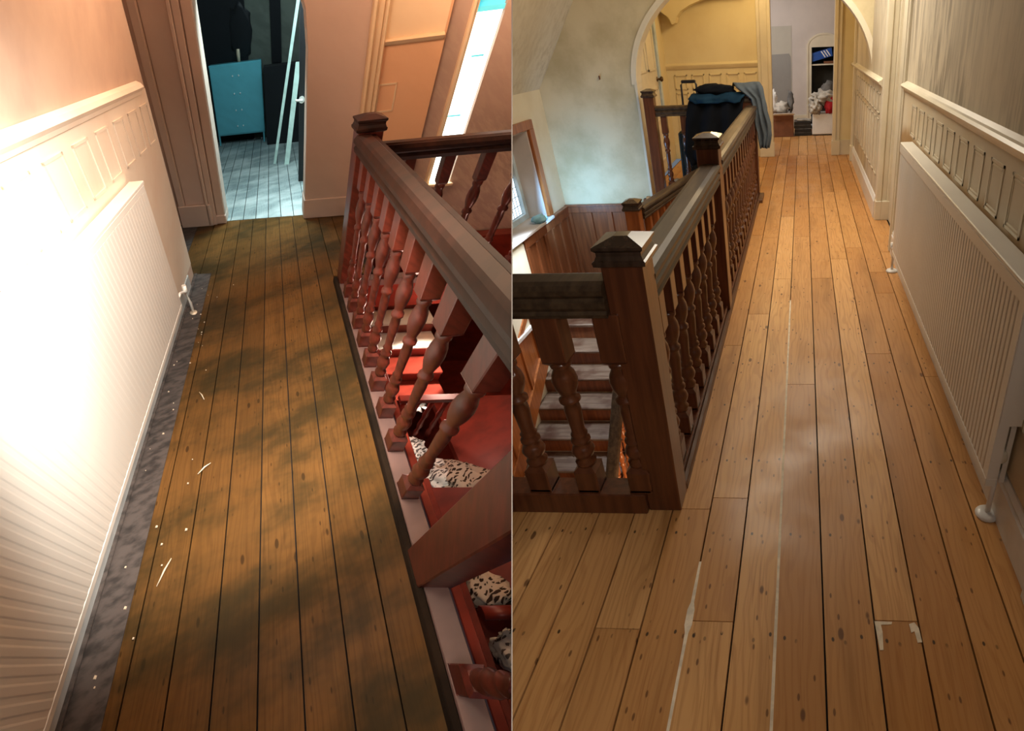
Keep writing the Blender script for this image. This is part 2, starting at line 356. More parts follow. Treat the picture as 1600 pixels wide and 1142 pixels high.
def boards(name, mat, place, cols, ends, seed, z=0, th=.02, gapw=.0055, holes=None, joints=None):
    """one mesh of real boards; cols = board edges, ends = (y0,y1) or function"""
    rnd = random.Random(seed); mb = MB(); uvs = []; tint = []
    for i in range(len(cols) - 1):
        x0, x1 = cols[i] + gapw / 2, cols[i + 1] - gapw / 2
        for (ya, yb) in ends(0.5 * (x0 + x1)):
            cuts = [ya]
            js = [j for j in (joints or {}).get(i, []) if ya < j < yb]
            y = ya + rnd.uniform(.8, 2.6)
            if js: cuts += js; y = js[-1] + rnd.uniform(1.2, 2.2)
            while y < yb - .4 and place is R:
                cuts.append(y); y += rnd.uniform(1.1, 2.5)
            cuts.append(yb)
            for a, b in zip(cuts[:-1], cuts[1:]):
                n0 = len(mb.b.faces); mb.box(x0, x1, a + .0015, b - .0015, z - th, z)
                tt = rnd.random(); uo = rnd.choice((0, 0, .001))
                mb.b.faces.ensure_lookup_table()
                for f in mb.b.faces[n0:]: tint.append(tt); uvs.append([(v.co.x - x0 + uo, v.co.y) for v in f.verts])
    # order kept by link(): recalc does not reorder faces, but may flip loops, so store by position
    o = struct(name, mb, mat, place); me = o.data
    me.uv_layers.new(name='board'); me.attributes.new('tint', 'FLOAT', 'CORNER'); uvl = me.uv_layers['board']; at = me.attributes['tint']
    inv = place.A.inverted(); org = LOC[o.name]
    edges = [c + gapw / 2 for c in cols]
    for f in me.polygons:
        cx = (inv @ f.center + org).x; left = max([e for e in edges if e <= cx + 1e-3] or [edges[0]])
        for li in f.loop_indices:
            q = inv @ me.vertices[me.loops[li].vertex_index].co + org
            uvl.data[li].uv = (q.x - left, q.y); at.data[li].value = tint[f.index]
    return o

# =================================================================== FINISHED LANDING (R)
# ---- added partition: belongs to neither landing, keeps their light apart
nrm = Vector((0.878359, 0.407605, -0.249687)); RT = RB.transposed()
def seam_pt(yc, zc, off): return CAM + RT @ Vector((-400 / 863 * zc, yc, zc)) + nrm * off
mb = MB()
for quad in (((-.75, .56, .56), (.75, .56, .56), (10, 13), (-10, 13)),):
    q = []
    for off in (-.0005, .0005): q += [seam_pt(-.45, .56, off), seam_pt(.45, .56, off), seam_pt(10, .56, off), seam_pt(10, 13, off), seam_pt(-10, 13, off), seam_pt(-10, .56, off)]
    v = [mb.b.verts.new(p) for p in q]; mb.face(v[:6][::-1]); mb.face(v[6:])
    for k in range(6): mb.face([v[k], v[(k + 1) % 6], v[6 + (k + 1) % 6], v[6 + k]])
for y0, y1, z0, z1 in ((-10, -.45, -.1, .56), (.45, 10, -.1, .56), (-10, 10, -9, -.1)):
    q = []
    for off in (-.0005, .0005): q += [seam_pt(y0, z0, off), seam_pt(y1, z0, off), seam_pt(y1, z1, off), seam_pt(y0, z1, off)]
    mb.poly8(q)
struct('wall_divider_added', mb, 'divider')

# ---- floor
cols = [-1.64, -1.50, -1.365, -1.228, -1.088, -.893 - .06 + .0, -.893 + .075, -.755 + .07]
cols = [-1.72, -1.585, -1.45, -1.31, -1.17, -1.03, -.893, -.755, -.623, -.485, -.345, -.210, -.084, .057, .206, .334, .471, .60, .76]
def ends_main(x):
    if x < -.455: return [(-1.2, 1.47)] + ([(6.05, 8.2)] if x > -1.75 else [])
    return [(-1.2, 8.2)]
jt = {8: [.973], 9: [1.457], 10: [1.005, 1.515, 3.1, 4.59], 11: [3.67, 5.2], 12: [2.3, 4.6], 13: [3.67, 5.5], 14: [1.022, 4.05], 15: [2.6, 4.3], 16: [3.4, 3.77], 17: [2.37]}
boards('floor', 'pine', R, cols, ends_main, 3, joints=jt)
fc = [-1.55 + .135 * i for i in range(24)]
boards('floor_far_room', 'pine', R, fc, lambda x: [(8.204, 11.0)], 5, z=0)
struct('floor_subfloor', MB().box(-.47, .80, -1.2, 8.2, -.09, -.021).box(-1.75, -.47, -1.2, 1.42, -.09, -.021).box(-1.75, -.47, 6.06, 8.2, -.09, -.021).box(-1.6, 1.7, 8.2, 11, -.09, -.021), 'gap')
# pale filler packed into two of the gaps
for x0, a, b, lab in ((-.345, .2, 1.22, 'ragged pale filler strip in the floor gap nearer the foreground newel'), (-.084, .0, 3.3, 'long pale filler strip in the floor gap along the middle of the boards')):
    mb = MB(); ys_ = [a + (b - a) * k / 40 for k in range(41)]; wd = [.0044 + .0012 * noise.noise(Vector((y * 9, x0, 0))) + (.006 if x0 < -.3 and .97 < y < 1.06 else 0) for y in ys_]
    V = [[mb.b.verts.new(p) for p in ((x0 - w_, y, -.012), (x0 + w_, y, -.012), (x0 + w_, y, .0012), (x0 - w_, y, .0012))] for y, w_ in zip(ys_, wd)]
    mb.face(V[0]); mb.face(V[-1][::-1])
    for p, q in zip(V[:-1], V[1:]):
        for k in range(4): mb.face([p[k], p[(k + 1) % 4], q[(k + 1) % 4], q[k]])
    solo('gap_filler', mb, 'filler', lab, 'filler')
solo('filler_patch', MB().prism([(.212, .93, 0), (.222, .93, 0), (.226, .985, 0), (.224, 1.008, 0), (.255, 1.010, 0), (.258, 1.018, 0), (.206, 1.019, 0)], (0, 0, 0), (0, 0, .0015)), 'filler', 'L-shaped pale filler patch at the left of the cut floorboard end', 'filler')
solo('filler_patch', MB().prism([(.308, .985, 0), (.318, .99, 0), (.321, .955, 0), (.334, .957, 0), (.332, 1.0, 0), (.322, 1.018, 0), (.306, 1.012, 0)], (0, 0, 0), (0, 0, .002)), 'filler', 'small pale filler patch at the right of the cut floorboard end', 'filler')

# ---- right wall with door recess, skirting, dado
struct('wall_right', MB().box(.69, .85, -1.2, 4.22, 0, 2.42), 'creamR')
struct('wall_right_far', MB().box(.66, .85, 5.12, 8.2, 0, 2.42), 'creamR')
struct('wall_right_dado', MB().box(.683, .6899, -1.2, 4.16, .2, 1.13), 'stainw')
struct('door_1', MB().box(.77, .85, 4.2, 5.1, 0, 2.42), 'gloss')
mb = MB().box(.672, .70, 4.15, 4.19, 0, 2.42, .004).box(.664, .70, 4.19, 4.235, 0, 2.42, .006).box(.69, .78, 4.235, 4.25, 0, 2.42)
struct('trim_1', mb, 'gloss')
mb = MB()
mb.box(.652, .70, 5.04, 5.12, 0, 2.42, .006).box(.70, .745, 5.055, 5.12, 0, 2.42, .004).box(.745, .79, 5.035, 5.12, 0, 2.42, .006).box(.645, .70, 5.03, 5.12, 0, .17, .004).box(.70, .79, 5.028, 5.12, 0, .17, .004)
struct('trim_2', mb, 'gloss')
def dado(mb, y0, y1, x=.69, z=1.13):
    pts = [(x, y0, z), (x - .012, y0, z), (x - .018, y0, z + .014), (x - .034, y0, z + .022), (x - .040, y0, z + .036), (x - .030, y0, z + .046), (x - .018, y0, z + .05), (x, y0, z + .062)]
    mb.prism(pts, (0, 0, 0), (0, y1 - y0, 0)); return mb
struct('trim_3', dado(MB(), -1.2, 4.16), 'gloss')
struct('trim_4', dado(MB(), 5.12, 8.18, .66, 1.08), 'gloss')
def skirt(mb, y0, y1, x):
    pts = [(x, y0, 0), (x - .020, y0, 0), (x - .020, y0, .145), (x - .012, y0, .155), (x - .016, y0, .165), (x - .006, y0, .185), (x, y0, .19)]
    mb.prism(pts, (0, 0, 0), (0, y1 - y0, 0)); return mb
mb = skirt(MB(), 1.12, 4.16, .69); mb.box(.655, .70, .6, 1.118, 0, .19, .006)
struct('baseboard_right', mb, 'whitegloss')
struct('baseboard_right_far', skirt(MB(), 5.12, 7.7, .66), 'whitegloss')
mb = MB()
for k in range(-6, 10):
    y = 1.895 + k * .24
    if y > 4.0: break
    rect_frame(mb, 'x', .683, y - .152, y, .905, 1.085, .010, -.0035); rect_frame(mb, 'x', .683, y - .138, y - .014, .921, 1.069, .006, -.002)
    rect_frame(mb, 'x', .683, y - .152, y, .40, .86, .010, -.005)
struct('trim_5', mb, 'gloss')
mb = MB()
for k in range(10):
    y = 5.25 + k * .24; rect_frame(mb, 'x', .66, y, y + .152, .86, 1.02, .010, -.005); rect_frame(mb, 'x', .66, y, y + .152, .35, .82, .010, -.005)
struct('trim_6', mb, 'gloss')

# ---- radiator
t = thing('radiator', 'long white ribbed panel radiator on the right wall of the bright corridor', 'radiator', (.64, 2.5, 0))
mb = MB(); y0, y1, zb, zt = 1.41, 3.66, .17, .875; n = 66; xs = []
for i in range(n):
    ya = y0 + .02 + (y1 - y0 - .04) * i / n; yb = y0 + .02 + (y1 - y0 - .04) * (i + 1) / n; wv = yb - ya
    xs += [(ya, .604), (ya + wv * .40, .604), (ya + wv * .60, .6062), (ya + wv * .82, .6062)]
pts = [(.640, y0, 0), (.604, y0, 0)] + [(x, y, 0) for y, x in xs] + [(.604, y1, 0), (.640, y1, 0)]
mb.prism(pts, (0, 0, zb + .035), (0, 0, zt - .04))
mb.box(.603, .640, y0, y1, zb, zb + .035, .003).box(.603, .640, y0, y1, zt - .04, zt, .003)
link('front_panel', mb, 'rad', t)
link('back_panel', MB().box(.655, .672, y0 + .02, y1 - .02, zb, zt - .01), 'rad', t)
mb = MB().box(.600, .676, y0 - .006, y1 + .006, zt, zt + .016, .003); mb.box(.600, .606, y0 - .006, y1 + .006, zt - .04, zt)
link('top_grille', mb, 'rad', t)
for yy in (y0, y1): link('side_cover', MB().box(.606, .674, yy - .004, yy + .004, zt - .45, zt, 0), 'rad', t)
# valves and pipes
v = link('valve', MB().lathe((.648, 1.445, .235), [(-.02, .010), (0, .016), (.012, .016), (.03, .014)], 10).lathe((.640, 1.442, .245), [(-.02, .010), (.02, .010)], 10, 'y'), 'greenv', t, label='corroded valve body')
link('valve_cap', MB().lathe((.645, 1.440, .262), [(0, .020), (.008, .025), (.04, .022), (.045, .015)], 14), 'bulbw', v, label='yellowed plastic valve cap').parent = v
link('pipe', MB().lathe((.650, 1.45, 0), [(0, .0095), (.23, .0095)], 10), 'whitegloss', t)
link('pipe_collar', MB().lathe((.650, 1.45, 0), [(0, .040), (.006, .041), (.014, .034), (.016, .012)], 20), 'whitegloss', t)
link('pipe', MB().tube([(.632, 3.78, 0), (.632, 3.78, .10), (.628, 3.775, .14), (.620, 3.77, .17), (.624, 3.72, .195), (.624, 3.66, .20)], .009), 'whitegloss', t)
link('pipe_collar', MB().lathe((.632, 3.78, 0), [(0, .040), (.006, .041), (.014, .034), (.016, .012)], 20), 'whitegloss', t)
link('lockshield', MB().lathe((.622, 3.77, .17), [(0, .012), (.01, .017), (.045, .015)], 12), 'whitegloss', t)

# ---- corridor balustrade
t = thing('corridor_balustrade', 'long mahogany balustrade with three capped newel posts along the bright corridor', 'balustrade', (-.51, 1.5, 0))
newel(t, -.511, 1.505, 0, .962, big=1.0); newel(t, -.514, 3.17, -.25, .985); newel(t, -.527, 6.0, -.25, .93, .066)
for ya, yb, z0, z1 in ((1.56, 3.115, .790, .790), (3.225, 5.94, .800, .785)):
    link('handrail', rail((-.508, ya, z0), (-.508, yb, z1)), 'rail', t)
link('base_rail', MB().box(-.56, -.470, 1.55, 5.94, -.02, .055, .004), 'gwood', t)
link('floor_kerb', MB().box(-.470, -.448, 1.56, 5.94, -.02, .028, .004), 'strip', t)
b0 = link('baluster', baluster((-.510, 1.68), .055, .795), 'gwood', t)
ys = [1.68 + .178 * k for k in range(1, 8)] + [3.36 + .178 * k for k in range(15)]
for y in ys: dup_part(b0, (0, y - 1.68, 0))
struct('trim_well_edge', MB().box(-.50, -.474, 1.44, 6.05, -.26, -.021).box(-1.75, -.5, 1.44, 1.455, -.26, -.021).box(-1.75, -.5, 6.045, 6.06, -.26, -.0211), 'gwood2')
struct('trim_step', MB().box(-.462, -.415, 5.70, 6.0, .0, .035, .004), 'strip')
# near cross balustrade
t = thing('cross_balustrade', 'near mahogany railing crossing from the foreground newel to the left edge of the bright photo', 'balustrade', (-1.2, 1.47, 0))
link('handrail', rail((-1.75, 1.475, .800), (-.571, 1.475, .800), 1.0), 'rail', t)
link('base_rail', MB().box(-1.75, -.571, 1.425, 1.52, 0, .095, .005), 'gwood', t)
b1 = link('baluster', baluster((-.775, 1.475), .095, .805, .040, 1.12), 'gwood', t)
for d in (.190, -.180, -.36, -.54, -.72): dup_part(b1, (d, 0, 0))
# far cross balustrade
t = thing('far_balustrade', 'short mahogany railing with tall newel beside the arch, behind the hanging jacket', 'balustrade', (-1.0, 6.0, 0))
newel(t, -1.525, 6.0, -.9, 1.0, .052)
link('handrail', rail((-1.47, 6.0, .815), (-.59, 6.0, .815), .85), 'rail', t)
link('base_rail', MB().box(-1.47, -.59, 5.96, 6.04, 0, .07), 'gwood', t)
b2 = link('baluster', baluster((-1.40, 6.0), .07, .82, .030, .9), 'gwood', t)
for k in range(1, 5): dup_part(b2, (k * .2, 0, 0))
# landing guard rail
t = thing('landing_guard', 'lower newel post with sloping-away rail between the two long balustrades', 'balustrade', (-1.2, 3.9, -1.1))
newel(t, -1.215, 3.90, -1.1, .46, .050, 'orange', 'cap', .8)
link('handrail', rail((-1.19, 3.95, .365), (-1.06, 5.95, .23), .8), 'rail', t)
link('base_rail', MB().poly8([(-1.23, 3.95, -.42), (-1.15, 3.95, -.42), (-1.02, 5.95, -.52), (-1.10, 5.95, -.52), (-1.23, 3.95, -.35), (-1.15, 3.95, -.35), (-1.02, 5.95, -.45), (-1.10, 5.95, -.45)]), 'orange', t)
b3 = link('baluster', baluster((-1.178, 4.12), -.36, .36, .026, .75), 'orange', t)
for k in range(1, 11): dup_part(b3, (.0117 * k, .18 * k, -.0105 * k))

# ---- stairwell shell
XW = -2.66
struct('wall_left_well', MB().box(XW - .25, XW, -1.2, 4.60, -3.4, 1.30).box(XW - .25, XW, 5.70, 6.1, -3.4, 1.30).box(XW - .25, XW, 4.60, 5.70, .80, 1.30).box(XW - .25, XW, 4.60, 5.70, -3.4, -.10), 'cream')
# arch wall (hole cut as an ellipse above its springing)
pts = [(XW - .25, 6.1, -3.4), (-1.66, 6.1, -3.4), (-1.66, 6.1, 1.10)]
cx, a, bz, zs = -.49, 1.17, .95, 1.10
for k in range(1, 28):
    th = math.pi * (1 - k / 28); pts.append((cx + a * math.cos(th), 6.1, zs + bz * math.sin(th)))
pts += [(.68, 6.1, 1.10), (.86, 6.1, 1.10), (.86, 6.1, 2.45), (XW - .25, 6.1, 2.45)]
struct('wall_arch', MB().prism(pts, (0, 0, 0), (0, .16, 0)), 'archp')
struct('wall_under_arch', MB().box(-1.66, -.47, 6.062, 6.2, -3.4, -.092), 'gwood2')
# arch moulding
mb = MB(); ring = []
for k in range(0, 41):
    th = math.pi * (1 - k / 40); ring.append((th,))
def arc(r_in, r_out, ya, yb):
    A_ = []; 
    for k in range(41):
        th = math.pi * (1 - k / 40); c_, s_ = math.cos(th), math.sin(th)
        A_.append([(cx + (a + r) * c_, y, zs + (bz + r) * s_) for r, y in ((r_in, ya), (r_out, ya), (r_out, yb), (r_in, yb))])
    V = [[mb.b.verts.new(p) for p in q] for q in A_]
    for i in range(40):
        for j in range(4): mb.face([V[i][j], V[i][(j + 1) % 4], V[i + 1][(j + 1) % 4], V[i + 1][j]])
    mb.face(V[0]); mb.face(V[-1][::-1])
arc(-.012, .006, 6.075, 6.27); arc(.006, .040, 6.080, 6.12); arc(-.012, .006, 6.27, 6.275)
mb.box(-1.674, -1.650, 6.08, 6.27, -.07, 1.10)
struct('trim_arch', mb, 'gloss')
# wooden wainscot on the arch wall and on the window wall
def wains_x(mb, y, x0, x1, z0, z1, n):
    mb.box(x0, x1, y - .012, y, z0, z1 - .05)
    mb.box(x0, x1, y - .03, y, z1 - .09, z1 - .02, .003).box(x0, x1, y - .045, y, z1 - .02, z1, .004).box(x0, x1, y - .03, y, z0, z0 + .12, .003)
    for k in range(n + 1):
        x = x0 + (x1 - x0 - .06) * k / n; mb.box(x, x + .06, y - .03, y, z0 + .12, z1 - .09, .003)
mb = MB(); wains_x(mb, 6.1, XW, -1.68, -1.1, -.07, 4); struct('trim_wainscot_back', mb, 'gwood2')
mb = MB(); y0, y1 = 4.95, 6.07; x = XW
mb.box(x, x + .012, y0, y1, -1.1, -.12).box(x, x + .03, y0, y1, -.19, -.10, .003).box(x, x + .045, y0 - .02, y1, -.10, -.075, .004).box(x, x + .03, y0, y1, -1.1, -.95, .003)
for k in range(6): yy = y0 + (y1 - y0 - .06) * k / 5; mb.box(x, x + .03, yy, yy + .06, -.95, -.19, .003)
struct('trim_wainscot_side', mb, 'gwood2')
# raking panelling beside the lower flight
mb = MB(); x = XW; sl = .655
def zr(y, z0=-1.1): return z0 - (5.18 - y) * sl
P = [(x, 4.95, -1.1), (x, 2.3, zr(2.3) - .05), (x, 2.3, zr(2.3) + .75), (x, 4.75, -.42), (x, 4.95, -.42)]
mb.prism(P, (0, 0, 0), (.012, 0, 0))
for off, hh in ((.72, .07), (.02, .22)):
    mb.prism([(x, 4.75, zr(4.75) + off), (x, 2.3, zr(2.3) + off), (x, 2.3, zr(2.3) + off + hh), (x, 4.75, zr(4.75) + off + hh)], (0, 0, 0), (.034, 0, 0))
for k in range(9):
    y = 4.7 - k * .29; mb.prism([(x, y, zr(y) + .1), (x, y - .055, zr(y - .055) + .1), (x, y - .055, zr(y - .055) + .75), (x, y, zr(y) + .75)], (0, 0, 0), (.030, 0, 0))
struct('trim_wainscot_raking', mb, 'orange')
# white plaster apron and lower ledge below the window
struct('trim_ledge', MB().box(XW, XW + .05, 4.0, 4.86, -.88, -.84, .004), 'pinkw')
struct('wall_apron', MB().box(XW, XW + .02, 4.0, 4.93, -.84, -.13), 'cream')
# window with its casing, reveal and sill
mb = MB(); x = XW
mb.box(x, x + .03, 5.60, 5.70, -.06, .78, .004).box(x, x + .03, 4.5, 5.70, .78, .86, .004).box(x - .24, x, 5.60, 5.625, -.06, .80)
struct('trim_window_casing', mb, 'orange')
struct('trim_window_reveal', MB().box(x - .235, x - .002, 5.585, 5.60, -.06, .78).box(x - .235, x, 4.6, 5.6, .765, .78), 'pinkw')
struct('trim_window_sill', MB().box(x - .24, x + .05, 4.6, 5.66, -.095, -.065, .006), 'pinkw')
mb = MB()
mb.box(x - .235, x - .185, 4.6, 5.585, -.065, -.01, .003).box(x - .235, x - .185, 5.53, 5.585, -.01, .765, .003).box(x - .235, x - .185, 4.6, 5.53, .70, .765, .003).box(x - .235, x - .185, 4.98, 5.04, -.01, .70, .003)
wf = struct('window_1', mb, 'framep')
mb = MB()
for k in range(9): mb.box(x - .222, x - .218, 5.04 + k * .06, 5.043 + k * .06, -.01, .70)
for k in range(9): mb.box(x - .222, x - .218, 4.6, 5.53, -.01 + k * .09, -.006 + k * .09)
struct('trim_leading', mb, 'lead')
struct('window_1_pane', MB().box(x - .230, x - .224, 4.6, 5.53, -.02, .72), 'winglow')
struct('window_2_pane', MB().box(x + .001, x + .006, 4.3, 4.62, -.80, -.4), 'winglow')
# sloping ceiling over the stairs, flat ceiling, far walls
mb = MB(); mb.prism([(XW - .02, 0, 1.06), (XW + .93, 0, 2.42), (XW + .93, 0, 2.50), (XW - .12, 0, 1.10)], (0, -1.2, 0), (0, 6.1, 0))
struct('ceiling_slope', mb, 'ceil')
struct('ceiling', MB().box(XW + .9, .86, -1.3, 6.1, 2.42, 2.5).box(-2.1, .86, 6.26, 8.2, 2.42, 2.5).box(-1.7, 1.8, 8.2, 11.1, 2.42, 2.5), 'ceil')
struct('wall_rear', MB().box(XW, .86, -1.32, -1.22, -3.4, 2.5), 'cream')
struct('floor_lower_hall', MB().box(XW, .6, -1.2, 6.1, -3.5, -3.4), 'pinkfl')
struct('wall_under_corridor', MB().box(-.47, -.36, 1.44, 6.06, -3.4, -.1), 'cream')

# ---- stairs
t = thing('staircase', 'worn dark wooden stair flight rising to the half landing below the leaded window', 'staircase', (-2.2, 4, -1.2))
r_, g_ = .172, .268; y, z = 5.18, -1.1
link('landing_boards', MB().box(XW, -1.25, 5.155, 6.05, z - .035, z, .006), 'tread', t)
for k in range(9):
    yk = 5.18 - k * g_; zk = z - k * r_
    if k: link('tread', MB().box(XW, -1.68, yk - .028, yk + g_, zk - .030, zk, .008), 'tread', t)
    link('riser', MB().box(XW, -1.68, yk, yk + .018, zk - r_ - .002, zk - .029), 'gwood2', t)
link('string_board', MB().prism([(-1.68, 5.2, -1.08), (-1.68, 2.6, -1.08 - 2.6 * .642), (-1.68, 2.6, -1.4 - 2.6 * .642), (-1.68, 5.2, -1.4)], (0, 0, 0), (.035, 0, 0)), 'orange', t)
t = thing('stair_rail', 'blue-lit handrail and orange turned spindles running down beside the lower stairs', 'balustrade', (-1.65, 4, -1.2))
RS = 1.0
def zh(y): return -.98 + (y - 4.10) * RS - .075
link('handrail', rail((-1.62, 4.6, zh(4.6)), (-1.62, 2.4, zh(2.4)), .85), 'rail', t)
bb = link('baluster', baluster((-1.62, 4.45), zh(4.45) - .72, zh(4.45) + .02, .024, .8), 'orange', t)
for k in range(1, 13): dup_part(bb, (0, -.15 * k, -.15 * k * RS))
link('string_board', MB().prism([(-1.645, 4.6, zh(4.6) - .72), (-1.645, 2.4, zh(2.4) - .72), (-1.645, 2.4, zh(2.4) - .86), (-1.645, 4.6, zh(4.6) - .86)], (0, 0, 0), (.05, 0, 0)), 'orange', t)

# ---- beyond the arch
struct('wall_left_far', MB().box(-2.0, -1.8, 6.26, 8.2, 0, 2.42), 'yellow')
mb = MB().box(-2.0, -.42, 8.2, 8.32, 0, 2.42); mb.box(.43, .86, 8.2, 8.32, 0, 2.42); struct('wall_back', mb, 'yellow')
mb = MB()
mb.prism([(-1.8, 8.2, 1.12), (-1.8, 8.188, 1.12), (-1.8, 8.17, 1.15), (-1.8, 8.165, 1.165), (-1.8, 8.18, 1.175), (-1.8, 8.2, 1.19)], (0, 0, 0), (1.22, 0, 0))
for k in range(5):
    x = -1.70 + k * .232; rect_frame(mb, 'y', 8.2, x, x + .165, .88, 1.055, .013, -.016); rect_frame(mb, 'y', 8.2, x, x + .165, .30, .84, .013, -.016)
mb.box(-1.8, -.58, 8.178, 8.2, 0, .2, .004)
struct('trim_dado_back', mb, 'yellow')
mb = MB()
mb.box(-.585, -.545, 8.15, 8.2, 0, 2.42, .004).box(-.545, -.45, 8.165, 8.2, 0, 2.42, .004).box(-.45, -.405, 8.14, 8.32, 0, 2.42, .005).box(-.60, -.395, 8.135, 8.2, 0, .19, .005)
mb.box(.405, .45, 8.14, 8.32, 0, 2.42, .005).box(.45, .50, 8.165, 8.2, 0, 2.42, .004).box(.395, .51, 8.135, 8.2, 0, .19, .005)
struct('trim_doorway_far', mb, 'gloss')
struct('trim_7', MB().box(.625, .66, 7.72, 7.80, 0, 2.42, .005).box(.655, .70, 7.80, 7.84, 0, 2.42, .003).box(.615, .66, 7.70, 7.81, 0, .19, .005).box(.50, .70, 8.17, 8.2, 0, .19), 'gloss')
# plaster arch rib with pendant corbel on the back wall
pts = [(-1.8, 8.0, 2.42), (-1.8, 8.0, 1.80), (-1.66, 8.0, 1.70), (-1.62, 8.0, 1.62), (-1.585, 8.0, 1.64), (-1.56, 8.0, 1.70), (-1.50, 8.0, 1.76), (-1.38, 8.0, 1.82), (-1.22, 8.0, 1.87), (-1.0, 8.0, 1.90), (-.7, 8.0, 1.91), (-.7, 8.0, 2.42)]
struct('trim_arch_rib', MB().prism(pts, (0, 0, 0), (0, .19, 0)), 'yellow')
# open panelled door on the left wall beyond the arch
mb = MB().box(-1.80, -1.765, 6.55, 7.50, 0, 2.1)
for z0, z1 in ((.15, .62), (.72, .98), (1.16, 2.0)):
    for ya, yb in ((6.63, 6.98), (7.07, 7.42)): rect_frame(mb, 'x', -1.765, ya, yb, z0, z1, .022, .012)
d = struct('door_2', mb, 'gloss')
kn = link('door_knob', MB().lathe((-1.765, 7.45, 1.06), [(0, .028), (.006, .028), (.010, .012), (.035, .012), (.045, .028), (.062, .030), (.075, .018)], 14, 'x'), 'brass', d)
kn.location = (0, 0, 0)
struct('trim_8', MB().box(-1.80, -1.745, 7.54, 7.62, 0, 2.2, .005).box(-1.8, -1.76, 7.62, 7.68, 0, 2.2, .004), 'framep')  # blue-grey colour stands for the shading on this casing
# far room
mb = MB().box(-1.7, .11, 11, 11.12, 0, 2.42).box(.62, 1.8, 11, 11.12, 0, 2.42).box(.11, .62, 11, 11.12, 1.255, 2.42)
struct('wall_far_room', mb, 'pinkw')
struct('wall_far_room_sides', MB().box(-1.8, -1.7, 8.32, 11, 0, 2.42).box(1.7, 1.8, 8.32, 11, 0, 2.42), 'pinkw')
struct('baseboard_far', MB().box(-1.7, .07, 10.98, 11, 0, .19, .004), 'gloss')
struct('trim_plaster_patch', MB().box(-.62, -.19, 10.994, 11, .2, 1.58), 'greyp')
mb = MB().prism([(-.62, 10.990, .2), (-.205, 10.990, .2), (-.205, 10.990, 1.12), (-.235, 10.990, 1.17), (-.62, 10.990, 1.16)], (0, 0, 0), (0, .003, 0)); struct('trim_plaster_patch_shade', mb, 'grey_shade')  # shade over the plaster patch, put in as a darker sheet
# arched alcove with shelves
pts = []; 
for k in range(17): th = math.pi * (1 - k / 16); pts.append((.365 + .295 * math.cos(th), 10.96, 1.26 + .20 * math.sin(th)))
inner = [(.365 + .265 * math.cos(math.pi * (1 - k / 16)), 10.96, 1.26 + .17 * math.sin(math.pi * (1 - k / 16))) for k in range(17)]
mb = MB()
for P_, Q_ in zip(range(16), range(1, 17)):
    mb.prism([pts[P_], pts[Q_], inner[Q_], inner[P_]], (0, 0, 0), (0, .04, 0))
mb.box(.07, .10, 10.96, 11, 0, 1.26).box(.63, .66, 10.96, 11, 0, 1.26)
mb.prism(inner + [(.63, 10.96, 1.25), (.10, 10.96, 1.25)], (0, .01, 0), (0, .045, 0))
mb.box(.10, .155, 10.975, 11.0, 0, 1.25).box(.575, .63, 10.975, 11.0, 0, 1.25)
struct('trim_alcove', mb, 'gloss')
t = thing('alcove_shelves', 'dark arched alcove shelves in the far room holding the blue shoebox', 'shelves', (.36, 11.1, 0))
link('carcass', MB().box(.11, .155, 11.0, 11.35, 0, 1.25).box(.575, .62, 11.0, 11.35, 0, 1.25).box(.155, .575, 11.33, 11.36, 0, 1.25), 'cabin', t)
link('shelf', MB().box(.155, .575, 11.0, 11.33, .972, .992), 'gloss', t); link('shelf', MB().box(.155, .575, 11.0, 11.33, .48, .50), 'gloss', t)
t = thing('shoebox', 'blue shoebox with three white stripes on the alcove shelf', 'shoebox', (.3, 11.1, 1.02))
def tilt(x, z): c_, s_ = math.cos(.22), math.sin(.22); return (.17 + x * c_ - z * s_, 1.03 + x * s_ + z * c_)
def tb(x0, x1, y0, y1, z0, z1):
    q = []
    for y in (y0, y1): q += [(*[tilt(x0, z0)[0]], y, tilt(x0, z0)[1]), (tilt(x1, z0)[0], y, tilt(x1, z0)[1]), (tilt(x1, z1)[0], y, tilt(x1, z1)[1]), (tilt(x0, z1)[0], y, tilt(x0, z1)[1])]
    return MB().poly8([q[0], q[1], q[5], q[4], q[3], q[2], q[6], q[7]])
link('box_body', tb(0, .36, 11.02, 11.28, 0, .085), 'blue', t); link('lid', tb(-.004, .364, 11.015, 11.285, .085, .125), 'blue', t)
for k in range(3):
    s0 = .17 + k * .045; q = []
    for xx, zz in ((s0 + .05, .012), (s0 + .070, .012), (s0 + .020, .118), (s0, .118)): X, Z = tilt(xx, zz); q.append((X, 11.013, Z))
    link('stripe', MB().prism(q, (0, 0, 0), (0, .003, 0)), 'white', t, label='white stripe')
solo('shelf_box', MB().box(.37, .56, 11.03, 11.2, .992, 1.03, .003), 'card', 'flat brown box under the right end of the blue shoebox', 'box')

def blob(mb, c, r, seed, amp=.35, fr=2.2, sub=3, flat=None):
    n0 = len(mb.b.verts); ret = bmesh.ops.create_icosphere(mb.b, subdivisions=sub, radius=1)
    for v in ret['verts']:
        d = v.co.copy(); k = 1 + amp * noise.noise(d * fr + Vector((seed * 3.7, seed, 0))) + amp * .5 * noise.noise(d * fr * 2.6 + Vector((seed, 9, seed)))
        # folds
        k += amp * .3 * math.sin(7 * (d.x + d.z * 1.4) + seed + 4 * noise.noise(d * 1.5))
        v.co = Vector((c[0] + d.x * r[0] * k, c[1] + d.y * r[1] * k, c[2] + d.z * r[2] * k))
        if flat is not None and v.co.z < flat: v.co.z = flat
    for f in mb.b.faces: f.smooth = True
    return mb
